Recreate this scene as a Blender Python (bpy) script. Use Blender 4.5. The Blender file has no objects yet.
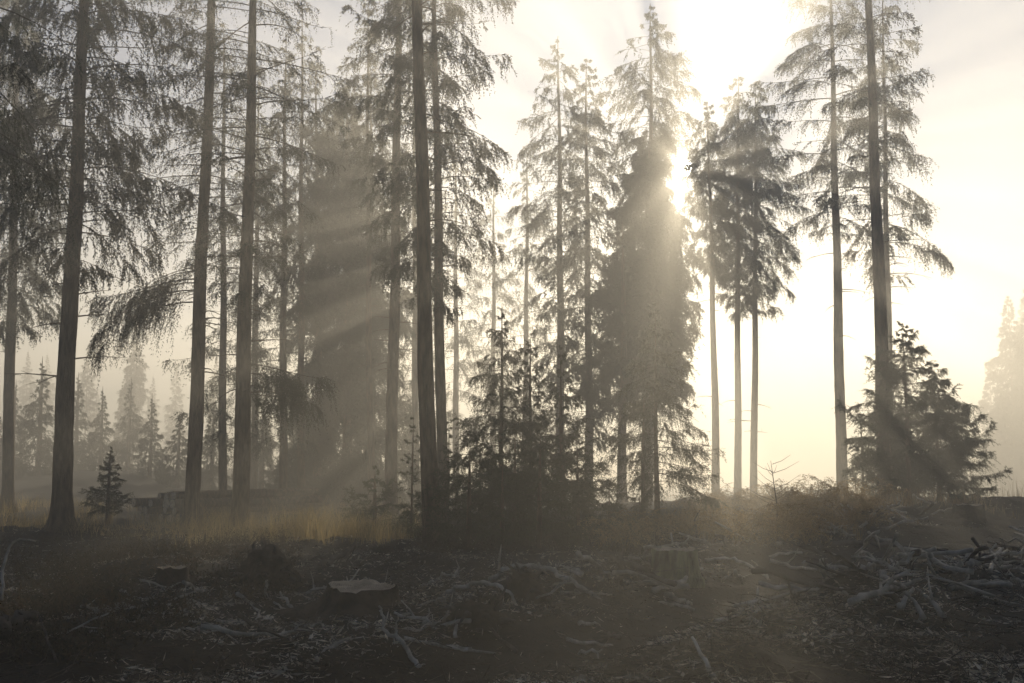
import bpy, math, numpy as np
from mathutils import Vector, Quaternion, Matrix
R = np.random.default_rng
sc = bpy.context.scene
COL = sc.collection

# ------------------------------------------------------------------ camera
F = 1138.0; PITCH = math.radians(6.3); EYE = 1.6
cd = bpy.data.cameras.new('camera'); cd.sensor_width = 36.0; cd.lens = F/1024*36
cd.clip_start = .1; cd.clip_end = 3000
cam = bpy.data.objects.new('camera', cd); COL.objects.link(cam)
cam.location = (0, 0, EYE); cam.rotation_euler = (math.pi/2+PITCH, 0, 0)
sc.camera = cam
def ray(px, py):
    a, b = (px-512)/F, (341.5-py)/F
    return np.array([a, math.cos(PITCH)-b*math.sin(PITCH), math.sin(PITCH)+b*math.cos(PITCH)])
def at(px, py, Y):
    d = ray(px, py); return np.array([0, 0, EYE])+d*(Y/d[1])

# ------------------------------------------------------------------ terrain
def sst(a, b, x):
    t = np.clip((x-a)/(b-a), 0, 1); return t*t*(3-2*t)
_t = R(5).random((256, 256))
def vnoise(x, y):
    xi, yi = np.floor(x).astype(int), np.floor(y).astype(int)
    fx, fy = x-xi, y-yi; fx = fx*fx*(3-2*fx); fy = fy*fy*(3-2*fy)
    g = lambda i, j: _t[i & 255, j & 255]
    return (g(xi, yi)*(1-fx)+g(xi+1, yi)*fx)*(1-fy)+(g(xi, yi+1)*(1-fx)+g(xi+1, yi+1)*fx)*fy-.5
def pdist(x, y, pts):
    best = np.full(np.shape(x), 1e9)
    for (ax, ay), (bx, by) in zip(pts[:-1], pts[1:]):
        dx, dy = bx-ax, by-ay
        t = np.clip(((x-ax)*dx+(y-ay)*dy)/(dx*dx+dy*dy), 0, 1)
        best = np.minimum(best, np.hypot(x-ax-t*dx, y-ay-t*dy))
    return best
RID_A = [(1.3, 8.2), (2.7, 11.0), (5.2, 14.0), (8.6, 17.5), (14, 22)]      # near brush ridge
RID_B = [(.9, 14.2), (2.8, 17.5), (5.6, 22.0), (10, 27.5), (17, 34)]     # upper bank
TRACK = [(-1, 9.5), (1.8, 12.6), (4.1, 16.5), (8.2, 22.0), (16, 29)]     # muddy rut between them
def H(x, y):
    x = np.asarray(x, float); y = np.asarray(y, float)
    z = .5*sst(16, 31, y)*sst(-1, 8, x)
    z = z-3.2*sst(37, 75, y)*sst(-6, 10, x)
    z = z+1.3*sst(42, 62, y)*sst(-14, -22, x)
    z = z+.22*vnoise(x*.22+9, y*.22)+.2*vnoise(x*.8, y*.8+3)+.12*vnoise(x*2.3+7, y*2.3)
    near = sst(60, 25, y)
    z = z+near*(.045*vnoise(x*6, y*6)+.03*vnoise(x*13, y*13))
    m = .7+.9*vnoise(x*.9, y*.9)
    da, db, dt = pdist(x, y, RID_A), pdist(x, y, RID_B), pdist(x, y, TRACK)
    z = z+.42*m*np.exp(-(da/.8)**2)+.34*m*np.exp(-(db/.8)**2)
    z = z-.2*np.exp(-(dt/.75)**2)+.07*np.exp(-(dt/.25)**2)
    z = z+.18*np.exp(-((x+5.2)**2+(y-16.5)**2)/2.5)
    return z
def gp(px, py):
    d = ray(px, py); o = np.array([0, 0, EYE]); s = 5.0
    while s < 140:
        p = o+d*s
        if p[2] < H(p[0], p[1]): break
        s += .04
    return p
def on(px, Y):
    d = ray(px, 466); x = d[0]*Y/d[1]; return np.array([x, Y, float(H(x, Y))])

# ------------------------------------------------------------------ materials
def mat(name, base, base2=None, scale=6, detail=6, rough=.9, bump=0, bscale=30, stretch=None, island=0, trans=0, spec=.25, ramp=(.35, .65), space='Object'):
    m = bpy.data.materials.new(name); m.use_nodes = True; nt = m.node_tree; N, L = nt.nodes, nt.links
    N.clear(); out = N.new('ShaderNodeOutputMaterial'); p = N.new('ShaderNodeBsdfPrincipled')
    p.inputs['Roughness'].default_value = rough; p.inputs['Specular IOR Level'].default_value = spec
    tc = N.new('ShaderNodeTexCoord'); mp = N.new('ShaderNodeMapping'); L.new(tc.outputs[space], mp.inputs[0])
    if stretch: mp.inputs['Scale'].default_value = stretch
    col = None
    if base2 is not None:
        no = N.new('ShaderNodeTexNoise'); no.inputs['Scale'].default_value = scale; no.inputs['Detail'].default_value = detail
        L.new(mp.outputs[0], no.inputs['Vector'])
        cr = N.new('ShaderNodeValToRGB'); L.new(no.outputs[0], cr.inputs[0])
        cr.color_ramp.elements[0].position, cr.color_ramp.elements[1].position = ramp
        cr.color_ramp.elements[0].color = (*base, 1); cr.color_ramp.elements[1].color = (*base2, 1)
        col = cr.outputs[0]
    else:
        rgb = N.new('ShaderNodeRGB'); rgb.outputs[0].default_value = (*base, 1); col = rgb.outputs[0]
    if island:
        g = N.new('ShaderNodeNewGeometry'); hs = N.new('ShaderNodeHueSaturation')
        mr = N.new('ShaderNodeMapRange'); mr.inputs['To Min'].default_value = 1-island; mr.inputs['To Max'].default_value = 1+island
        L.new(g.outputs['Random Per Island'], mr.inputs[0]); L.new(mr.outputs[0], hs.inputs['Value']); L.new(col, hs.inputs['Color']); col = hs.outputs[0]
    L.new(col, p.inputs['Base Color'])
    if bump:
        n2 = N.new('ShaderNodeTexNoise'); n2.inputs['Scale'].default_value = bscale; n2.inputs['Detail'].default_value = 8
        L.new(mp.outputs[0], n2.inputs['Vector'])
        b = N.new('ShaderNodeBump'); b.inputs['Strength'].default_value = bump; b.inputs['Distance'].default_value = .05
        L.new(n2.outputs[0], b.inputs['Height']); L.new(b.outputs[0], p.inputs['Normal'])
    if trans:
        t = N.new('ShaderNodeBsdfTranslucent'); L.new(col, t.inputs[0]); mx = N.new('ShaderNodeMixShader'); mx.inputs[0].default_value = trans
        L.new(p.outputs[0], mx.inputs[1]); L.new(t.outputs[0], mx.inputs[2]); L.new(mx.outputs[0], out.inputs[0])
    else: L.new(p.outputs[0], out.inputs[0])
    return m
M = {}
M['bark'] = mat('spruce_bark', (.05, .031, .018), (.23, .15, .09), 4, 10, .95, 1.0, 12, (3, 3, .7))
M['needle'] = mat('spruce_needles', (.028, .038, .018), (.06, .07, .03), 1.2, 3, .75, island=.35, trans=.35)
M['young'] = mat('young_spruce_needles', (.035, .05, .02), (.08, .095, .035), 1.5, 3, .7, island=.35, trans=.45)
M['twig'] = mat('twig_wood', (.05, .04, .03), (.11, .09, .07), 5, 4, .95)
M['ground'] = mat('forest_soil', (.011, .0075, .005), (.045, .033, .022), 1.7, 12, .97, .8, 22, ramp=(.3, .72))
M['litter'] = mat('leaf_litter', (.2, .16, .11), (.66, .59, .47), .9, 4, .9, island=.8)
M['stick'] = mat('weathered_wood', (.28, .25, .2), (.66, .61, .53), 7, 6, .85, .4, 40)
M['darkstick'] = mat('damp_dead_wood', (.05, .04, .032), (.15, .125, .10), 7, 6, .85, .4, 40)
M['cut'] = mat('cut_wood', (.58, .45, .29), (.82, .70, .50), 9, 6, .85, .4, 30)
M['moss'] = mat('mossy_bark', (.09, .08, .055), (.44, .44, .22), 5, 8, .95, 1.0, 12, (2, 2, .5))
M['root'] = mat('root_soil', (.03, .022, .015), (.13, .095, .065), 4, 8, .97, .9, 12)
M['drygrass'] = mat('dry_grass', (.26, .19, .08), (.52, .41, .2), 1.1, 3, .8, island=.4, trans=.6)
M['bracken'] = mat('dead_bracken', (.24, .155, .065), (.46, .33, .16), 2, 3, .8, island=.4, trans=.5)
M['heath'] = mat('low_undergrowth', (.05, .042, .025), (.12, .085, .045), 1.0, 3, .85, island=.5, trans=.2)

def rings(m):
    nt = m.node_tree; N, L = nt.nodes, nt.links; p = [n for n in N if n.type == 'BSDF_PRINCIPLED'][0]; old = p.inputs['Base Color'].links[0].from_socket
    tc = N.new('ShaderNodeTexCoord'); w = N.new('ShaderNodeTexWave'); w.wave_type = 'RINGS'; w.rings_direction = 'Z'; w.inputs['Scale'].default_value = 14
    w.inputs['Distortion'].default_value = 7; w.inputs['Detail'].default_value = 4; L.new(tc.outputs['Object'], w.inputs['Vector'])
    mx = N.new('ShaderNodeMix'); mx.data_type = 'RGBA'; mx.blend_type = 'MULTIPLY'; mx.inputs[0].default_value = .45
    L.new(old, mx.inputs[6]); L.new(w.outputs['Color'], mx.inputs[7]); L.new(mx.outputs[2], p.inputs['Base Color'])
M['ring'] = mat('sawn_rings', (.40, .31, .21), (.78, .66, .49), 5, 8, .85, .6, 25); rings(M['ring'])

# ------------------------------------------------------------------ mesh tools
class MB:
    def __init__(s): s.v, s.t, s.q, s.tm, s.qm, s.n = [], [], [], [], [], 0
    def add(s, v, tris=None, quads=None, m=0):
        v = np.asarray(v, float).reshape(-1, 3)
        if tris is not None and len(tris): s.t.append(np.asarray(tris)+s.n); s.tm.append(np.full(len(tris), m))
        if quads is not None and len(quads): s.q.append(np.asarray(quads)+s.n); s.qm.append(np.full(len(quads), m))
        s.v.append(v); s.n += len(v)
    def mesh(s, name, mats, smooth=False):
        v = np.concatenate(s.v); t = np.concatenate(s.t) if s.t else np.zeros((0, 3), int); q = np.concatenate(s.q) if s.q else np.zeros((0, 4), int)
        me = bpy.data.meshes.new(name)
        me.vertices.add(len(v)); me.vertices.foreach_set('co', v.astype(np.float32).ravel())
        nl = t.size+q.size; me.loops.add(nl); me.loops.foreach_set('vertex_index', np.concatenate([t.ravel(), q.ravel()]).astype(np.int32))
        me.polygons.add(len(t)+len(q))
        st = np.concatenate([np.arange(len(t))*3, len(t)*3+np.arange(len(q))*4]).astype(np.int32)
        me.polygons.foreach_set('loop_start', st)
        mi = np.concatenate(s.tm+s.qm) if (s.tm or s.qm) else np.zeros(0)
        me.polygons.foreach_set('material_index', mi.astype(np.int32))
        if smooth: me.polygons.foreach_set('use_smooth', np.ones(len(t)+len(q), bool))
        for m in mats: me.materials.append(M[m])
        me.update(calc_edges=True); return me
    def obj(s, name, mats, parent=None, smooth=False):
        return link(name, s.mesh(name, mats, smooth), parent)
def link(name, data, parent=None):
    o = bpy.data.objects.new(name, data); COL.objects.link(o)
    if parent is not None: o.parent = parent
    return o
def tag(o, label=None, cat=None, group=None, kind=None):
    for k, v in (('label', label), ('category', cat), ('group', group), ('kind', kind)):
        if v: o[k] = v
    return o
def empty(name, loc, label, cat, group=None, rot=None, rz=0, s=1):
    o = link(name, None); o.location = Vector(loc); o.empty_display_size = .3
    if rot is not None: o.rotation_mode = 'QUATERNION'; o.rotation_quaternion = rot
    else: o.rotation_euler = (0, 0, rz)
    o.scale = (s, s, s); return tag(o, label, cat, group)
def dup(root, loc, rz=0, s=1, label=None, group=None):
    r = root.copy(); COL.objects.link(r); r.location = Vector(loc); r.rotation_mode = 'XYZ'; r.rotation_euler = (0, 0, rz); r.scale = (s, s, s)
    if label: r['label'] = label
    if group: r['group'] = group
    for ch in root.children:
        c = ch.copy(); COL.objects.link(c); c.parent = r
    return r
def nrm(a): return a/np.maximum(np.linalg.norm(a, axis=-1, keepdims=True), 1e-9)
def tube(mb, pts, rad, n=6, m=0, cap=True, jit=0, rng=None):
    pts = np.asarray(pts, float); k = len(pts); rad = np.broadcast_to(rad, k)
    tan = nrm(np.gradient(pts, axis=0)); ref = np.array([0, 0, 1.]) if abs(tan[:, 2]).mean() < .8 else np.array([1., 0, 0])
    u = nrm(np.cross(tan, ref)); w = np.cross(tan, u)
    a = np.arange(n)*2*math.pi/n
    rr = rad[:, None]*np.ones(n)
    if jit: rr = rr*(1+jit*(rng.random((k, n))-.5))
    v = pts[:, None]+rr[..., None]*(u[:, None]*np.cos(a)[None, :, None]+w[:, None]*np.sin(a)[None, :, None])
    i, j = np.meshgrid(np.arange(k-1), np.arange(n), indexing='ij'); i, j = i.ravel(), j.ravel(); j2 = (j+1) % n
    q = np.stack([i*n+j, i*n+j2, (i+1)*n+j2, (i+1)*n+j], 1)
    t = [] if not cap else [[0, b+1, b] for b in range(1, n-1)]+[[(k-1)*n, (k-1)*n+b, (k-1)*n+b+1] for b in range(1, n-1)]
    mb.add(v.reshape(-1, 3), t, q, m)
def sprays(mb, o, d, L, k, nl, nw, rng, droop=.15, m=0, flat=0.0, fwd=.55):
    """needle clumps along short twigs: o origins, d directions, L lengths; k clumps each"""
    o, d, L = np.asarray(o), nrm(np.asarray(d)), np.asarray(L); N = len(o)
    if N == 0: return
    t = (np.arange(k)[None]+rng.random((N, k)))/k
    c = o[:, None]+d[:, None]*(L[:, None]*t)[..., None]; c[..., 2] -= droop*L[:, None]*t*t
    up = np.array([0, 0, 1.]); u = np.cross(d, up); bad = np.linalg.norm(u, axis=1) < .1; u[bad] = [1, 0, 0]; u = nrm(u); w = np.cross(u, d)
    ph = rng.random((N, k))*2*math.pi
    side = u[:, None]*np.cos(ph)[..., None]+w[:, None]*(np.sin(ph)*(1-flat))[..., None]
    f = fwd+.6*rng.random((N, k))
    nd = nrm(d[:, None]*f[..., None]+side)
    ln = nl*(.6+.7*rng.random((N, k)))*(1.1-.4*t)
    cr = nrm(np.cross(nd, rng.normal(size=(N, k, 3))))*(nw*.5)
    v = np.stack([c-cr, c+cr, c+nd*ln[..., None]], 2).reshape(-1, 3)
    mb.add(v, np.arange(len(v)).reshape(-1, 3), None, m)
def crown(rng, prof, n, az=None, up=.1, droop=.3, tip=.15, hang=.6, twig=.5, gap=.1, k=9, nl=.075, nw=.022, wood=.02, whorl=0, tw2=True, patch=.35, minL=.15, fwd=.75):
    """one spruce crown round the local z axis; prof = [(z, branch length)], n branches per metre"""
    mb = MB(); z0, z1 = prof[0][0], prof[-1][0]; pz, pl = zip(*prof)
    nb = max(3, int(n*(z1-z0))); zs = z0+(np.arange(nb)+rng.random(nb))/nb*(z1-z0)
    if whorl: zs = np.round(zs/whorl)*whorl+rng.normal(0, .075, nb)
    O, D, LL = [], [], []
    for i, z in enumerate(zs):
        L = max(minL, np.interp(z, pz, pl)*(.55+.6*rng.random()))
        phi = i*2.4+rng.normal(0, .4)
        if az is not None: phi = az[0]+rng.normal(0, az[1])
        bare = rng.random() < patch*.5; b, dr, tp = up+rng.normal(0, .07), droop*(.6+.8*rng.random()), tip*rng.random()*1.6
        wob = rng.normal(0, .12)
        rd = np.array([math.cos(phi), math.sin(phi), 0]); sd = np.array([-rd[1], rd[0], 0])
        P = lambda t: (rd[None]*(L*t*(1-.08*t*t))[:, None]+sd[None]*(L*wob*t*t)[:, None]+np.array([0, 0, 1.])[None]*(z+L*(b*t-dr*t*t+tp*t**4))[:, None])
        tt = np.linspace(0, 1, 7)
        tube(mb, P(tt), np.linspace(wood*(.4+.3*L), .003, 7), 3, 1, False)
        N = max(4, int(L/gap*2)); t = .12+.9*rng.random(N)**.85; t = np.clip(t, 0, 1)
        t = t[(np.sin(t*(9+8*rng.random())+rng.random()*6.28) > -1+patch*1.6*rng.random()*(1.2-t)) & (rng.random(N) > (.75 if bare else 0))]; N = len(t)
        if N < 2: continue
        p = P(t); fw = nrm(P(np.clip(t+.02, 0, 1.02))-P(t-.02))
        sg = np.where(rng.random(N) < .5, -1, 1)[:, None]
        d = fw*(.45+.5*rng.random((N, 1)))+sd[None]*sg*(.75)+np.array([0, 0, -1.])*(hang*(.4+.9*rng.random((N, 1))))+rng.normal(0, .15, (N, 3))
        d = nrm(d); l = np.minimum(twig, .5*L)*(.45+.75*rng.random(N))*(1.15-.55*t)
        O.append(p); D.append(d); LL.append(l)
        if tw2:
            e = p+d*l[:, None]*.75; e[:, 2] -= .1*l
            d2 = nrm(d*.6+rng.normal(0, .3, (N, 3))+np.array([0, 0, -hang*1.2])); O.append(e); D.append(d2); LL.append(l*.8)
            O.append(p+d*l[:, None]*.4); D.append(nrm(d*.5+fw*.5+rng.normal(0, .35, (N, 3))+np.array([0, 0, -hang*.8]))); LL.append(l*.7)
        O.append(P(np.array([.8]))); D.append(fw[-1:]*0+nrm(P(np.array([1.]))-P(np.array([.8])))); LL.append(np.array([.25*L+.05]))
    # leader shoot
    sprays(mb, np.concatenate(O), np.concatenate(D), np.concatenate(LL), k, nl, nw, rng, fwd=fwd)
    return mb
def trunk_mb(rng, r0, Ht, base_flare=.45, snags=None, sides=14, power=.65, bend=.0):
    mb = MB(); zs = np.concatenate([[-.5, -.1, 0, .08, .18, .32, .55, .9], np.arange(1.3, Ht, .45), [Ht]])
    rad = r0*np.clip(1-np.maximum(zs, 0)/Ht, .01, 1)**power
    a = np.arange(sides)*2*math.pi/sides; ph = rng.random(4)*6.28
    lob = 1+.35*np.sin(3*a+ph[0])+.3*np.sin(5*a+ph[1])
    cx = bend*np.sin(zs/Ht*3+ph[2])+.02*np.sin(zs*.8+ph[3]); cy = bend*np.cos(zs/Ht*2.6+ph[3])
    fl = base_flare*np.exp(-np.maximum(zs, 0)/.28)
    rr = rad[:, None]*(1+fl[:, None]*lob[None]+.10*(rng.random((len(zs), sides))-.5))
    v = np.stack([cx[:, None]+rr*np.cos(a), cy[:, None]+rr*np.sin(a), zs[:, None]+0*rr], -1)
    k = len(zs); i, j = np.meshgrid(np.arange(k-1), np.arange(sides), indexing='ij'); i, j = i.ravel(), j.ravel(); j2 = (j+1) % sides
    mb.add(v.reshape(-1, 3), None, np.stack([i*sides+j, i*sides+j2, (i+1)*sides+j2, (i+1)*sides+j], 1))
    if snags:
        z0, z1, cnt, ln = snags
        for s in range(cnt):
            z = z0+(z1-z0)*rng.random(); phi = rng.random()*6.28; L = ln*(.3+.9*rng.random()); t = np.linspace(0, 1, 6)
            rd = np.array([math.cos(phi), math.sin(phi), 0]); sd = np.array([-rd[1], rd[0], 0]); w, dr = rng.normal(0, .2), .1+.3*rng.random()
            p = np.array([0, 0, z])+rd*(L*t)[:, None]+sd*(L*w*t*t)[:, None]+np.array([0, 0, 1.])*(L*(.15*t-dr*t*t))[:, None]
            tube(mb, p, np.linspace(.022, .004, 6), 4, 0, False)
            for _ in range(2):
                q = rng.integers(2, 5); e = p[q]+(rd*.6+sd*rng.choice([-1, 1])*.6+np.array([0, 0, rng.normal(-.1, .25)]))*L*.35*rng.random()
                tube(mb, np.stack([p[q], (p[q]+e)/2+rng.normal(0, .02, 3), e]), [.008, .006, .003], 3, 0, False)
    return mb

# ------------------------------------------------------------------ ground
def grade(a, b, c, d, n1, n2, n3):     # fine spacing between b and c, coarser outside
    l = b-(np.linspace(1, 0, n1, endpoint=False)**2.2)*(b-a) if n1 else np.zeros(0)
    return np.concatenate([l, np.linspace(b, c, n2), c+(np.linspace(0, 1, n3+1)[1:]**2.2)*(d-c)])
gx = grade(-230, -14, 16, 230, 60, 330, 60); gy = grade(-60, 6, 34, 235, 24, 330, 90)
X, Y = np.meshgrid(gx, gy, indexing='ij'); Z = H(X, Y)
mb = MB(); nx, ny = X.shape; i, j = np.meshgrid(np.arange(nx-1), np.arange(ny-1), indexing='ij'); i, j = i.ravel(), j.ravel()
mb.add(np.stack([X, Y, Z], -1).reshape(-1, 3), None, np.stack([i*ny+j, (i+1)*ny+j, (i+1)*ny+j+1, i*ny+j+1], 1))
tag(mb.obj('ground', ['ground'], smooth=True), kind='structure')

# ------------------------------------------------------------------ trees
def spruce(label, px, py, top, wpx, cr, Ht=24, Y=None, seed=0, group=None, snags=(1.8, 9, 22, .45), flare=.65, name='spruce_tree', mats=('needle', 'twig'), bend=.05, boughs=()):
    if Y is not None and Y > 33: Y = 33+(Y-33)*.62
    b = gp(px, py) if Y is None else on(px, Y); Yd = b[1]
    Hn = min(Ht*(.8 if Yd > 36 else 1), 22.9 if Yd > 30 else 18.5); cr = dict(cr, prof=[(z_ if Yd < 36 else z_*.8, l_) for z_, l_ in cr['prof']]) if cr else cr
    if cr: cr['prof'] = [p_ for p_ in cr['prof'] if p_[0] < Hn-.8]+[(Hn, .15)]
    boughs = [dict(q_, prof=[(z_ if Yd < 36 else z_*.8, l_) for z_, l_ in q_['prof']]) for q_ in boughs]; Ht = Hn
    tp = at(top, 0, Yd); d = Vector(tp-b).normalized(); q = Vector((0, 0, 1)).rotation_difference(d)
    rng = R(seed+11); r0 = wpx*Yd/F/2
    e = empty(name, b, label, 'tree', group, rot=q)
    trunk_mb(rng, r0, Ht, flare, snags, bend=bend).obj('trunk', ['bark'], e, True)
    if cr: crown(R(seed), **cr).obj('crown', mats, e)
    for bo in boughs: crown(R(seed+31), **bo).obj('bough', mats, e)
    return e
def zpx(py, Y): return at(512, py, Y)[2]     # height seen at pixel row py at depth Y

# front row, left to right
spruce('slim dark spruce trunk at the left edge of the photo', 5, 512, 19, 12,
       dict(prof=[(8.2, 1.6), (10, 2.6), (14, 2.8), (20, 1.6), (25, .2)], n=9, hang=.9, twig=.75, k=11, nl=.1, nw=.034, droop=.45), 26, seed=1)
spruce('dark leaning spruce trunk, second from the left edge', 62, 531, 84, 20,
       dict(prof=[(6.4, 1.2), (7.2, 2.3), (10, 2.9), (14, 2.8), (19, 1.6), (24, .2)], n=12, hang=1.0, twig=.8, k=13, nl=.09, nw=.028, droop=.4, patch=.55), 25, seed=2, snags=(3.5, 7, 9, 1.3))
spruce('spruce with one long drooping bough to the left, right of the small spruce', 193, 528, 212, 15.5,
       dict(prof=[(7, .9), (8, 2.0), (12, 2.8), (17, 1.6), (22, .2)], n=6.5, hang=.6, twig=.6, gap=.12, k=8, nl=.07, nw=.022, up=.0, droop=.25), 23, seed=3, snags=(4, 12, 26, 1.5),
       boughs=[dict(prof=[(6.0, 2.7), (7.0, 2.7)], n=7, az=(3.3, .22), up=.02, droop=.42, hang=1.1, twig=.95, gap=.08, k=14, nl=.08, nw=.024, patch=.25)])
spruce('straight thick spruce with a broad root flare beside tall golden grass', 237, 536, 256, 17.5,
       dict(prof=[(5.5, .8), (7, 2.0), (11, 2.8), (16, 1.6), (21, .2)], n=6.5, hang=.6, twig=.6, gap=.12, k=8, nl=.07, nw=.022, up=.0, droop=.25), 23, seed=4, snags=(3, 12, 26, 1.5),
       boughs=[dict(prof=[(3.4, 2.4), (4.4, 2.2)], n=5, az=(-.1, .25), up=.0, droop=.35, hang=1.2, twig=.85, gap=.075, k=13, nl=.075, nw=.024, patch=0)])
spruce('pale mid distance spruce trunk rising behind a thin sapling', 390, 500, 398, 13,
       dict(prof=[(7.5, .7), (9, 1.4), (13, 2.2), (17, 2.0), (24, .2)], n=6, hang=.7, twig=.6, k=8, nl=.09, nw=.03, droop=.3), 25, Y=36, seed=5, snags=(4, 14, 26, 1.3))
spruce('nearest tall trunk in the middle, bare bark lit on its left side', 433, 545, 420, 18,
       dict(prof=[(13, .9), (16, 1.8), (22, .3)], n=4, hang=.5), 24, seed=6, snags=(6, 13, 14, .9), flare=.3)
spruce('spruce with dark drooping crown close behind the nearest middle trunk', 441, 530, 436, 12,
       dict(prof=[(5.6, .5), (6.8, 1.5), (9, 1.9), (14, 2.1), (19, 1.3), (24, .2)], n=9, hang=1.0, twig=.65, k=11, nl=.085, nw=.028, droop=.4), 25, Y=29, seed=7, snags=(3.5, 8, 8, .9))
spruce('tall spruce at the right with wide open branches, slimmer of the pair', 840, 506, 832, 11.5,
       dict(prof=[(13.2, 1.0), (15.5, 2.9), (19, 3.6), (25, 2.4), (28.5, .2)], n=5.5, hang=.6, twig=.7, k=9, nl=.095, nw=.03, up=.1, droop=.35), 28.5, Y=52, seed=8, snags=(6, 12, 10, 1.6), flare=.25)
spruce('tall bare spruce trunk in front of the bushy young spruce clump at right', 883, 508, 868, 15,
       dict(prof=[(10.5, .6), (12, 1.5), (16, 2.0), (22, .2)], n=4, hang=.6, twig=.6, k=9, nl=.08, nw=.026), 23, Y=35.5, seed=9, snags=(6, 13, 14, 1.3), flare=.25)

spruce('near spruce leaning into the top left corner, only its dark hanging branches in view', -75, 560, -60, 26,
       dict(prof=[(4.4, .9), (5.4, 1.6), (7, 2.0), (12, 2.0), (16, 1.2), (18, .2)], n=7, hang=1.3, twig=.75, k=16, nl=.05, nw=.012, droop=.45, fwd=1.1), 18, Y=14, seed=12)
# unseen trees added round the camera to block sky light from the foreground
def over(x, y, seed):
    e = empty('spruce_tree', (x, y, float(H(x, y))), 'added tall spruce out of view, shading the foreground from the sky', 'tree', 'added unseen spruces shading the foreground')
    trunk_mb(R(seed), .2, 18, .4).obj('trunk', ['bark'], e, True)
    crown(R(seed), [(5.6, 2.4), (7, 3.6), (12, 3.0), (18, .3)], 9, hang=.9, twig=1.1, k=7, nl=.2, nw=.09, gap=.16, droop=.25, patch=.1).obj('crown', ('needle', 'twig'), e); return e
ov = over(-5.6, 3.2, 801)
for k_, (x, y) in enumerate([(5.8, 3.6), (-.8, -3.5), (5.2, -4), (-6, -4.5), (9.5, 8.5)]): dup(ov, (x, y, float(H(x, y))), k_*1.3, 1)
# middle distance
MID = dict(hang=.7, twig=.8, k=9, nl=.12, nw=.04, gap=.12, droop=.35)
spruce('faint spruce trunk just right of the bare trunk, fading in fog', 889, 500, 884, 8,
       dict(prof=[(11, .8), (13, 3.0), (18, 2.6), (26, .2)], n=4, **MID), 27, Y=52, seed=21, flare=.2, snags=(7, 12, 8, 1.8))
spruce('pale slender spruce with thin top, left of the dense dark spruce', 561, 500, 557, 10,
       dict(prof=[(6, 1.0), (10, 2.0), (16, 2.5), (22, 2.0), (26.2, .2)], n=7, **dict(MID, patch=.7)), 26.5, Y=60, seed=22, snags=(3, 10, 14, 1.4))
spruce('thin spruce close against the left side of the dense dark spruce', 588, 500, 587, 9,
       dict(prof=[(3.5, 1.3), (8, 1.7), (14, 1.8), (21, 1.3), (24.5, .15)], n=11, **dict(MID, patch=.75)), 24.6, Y=58, seed=23)
spruce('broad dense dark spruce with its crown near the ground, under the sun', 648, 500, 650, 10,
       dict(prof=[(16, 1.5), (19, 1.5), (22.5, 2.3), (25, 2.0), (28.5, .3)], n=8, hang=.6, twig=.8, k=9, nl=.12, nw=.042, gap=.12, up=-.05, droop=.25), 28.6, Y=60, seed=24,
       boughs=[dict(prof=[(6.8, 2.0), (8.5, 2.4), (12, 2.4), (15, 2.0), (18.5, 1.25), (21, .8)], n=22, hang=.8, twig=.9, k=11, nl=.14, nw=.05, gap=.10, droop=.4, patch=.3)])
spruce('second dense spruce tucked behind the broad dark one', 622, 500, 622, 10,
       dict(prof=[(5, 2.2), (8, 1.8), (12, 1.2), (14.5, .2)], n=12, **MID), 15, Y=56, seed=25)
spruce('spruce with bare lower trunk right of the sun, first of three in a row', 715, 500, 706, 8.5,
       dict(prof=[(13, .9), (16.5, 1.3), (18, 1.0), (20, 1.1), (22, .2)], n=11, **MID), 22.8, Y=60, seed=26, snags=(4, 10, 6, 1.2))
spruce('middle spruce of three in a row with the highest pointed crown', 738, 500, 737, 8,
       dict(prof=[(12.5, .9), (16, 1.7), (20, 2.0), (22.5, 1.7), (26.6, .15)], n=10, **MID), 26.6, Y=66, seed=27, snags=(4, 10, 6, 1.2))
spruce('rightmost spruce of three in a row with dark rounded crown', 751, 500, 757, 8,
       dict(prof=[(12.5, 1.0), (15.5, 2.0), (20, 2.4), (23.5, 1.9), (27, .2)], n=10, **MID), 27, Y=68, seed=28, snags=(4, 9, 6, 1.2))
spruce('broad hazy spruce standing dark behind the golden grass', 348, 505, 345, 11,
       dict(prof=[(.8, 2.4), (6, 3.0), (11, 2.6), (15, 2.3), (19, 1.5), (23, .2)], n=16, hang=.9, twig=1.0, k=11, nl=.14, nw=.05, gap=.10, droop=.45), 23, Y=58, seed=29)
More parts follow.
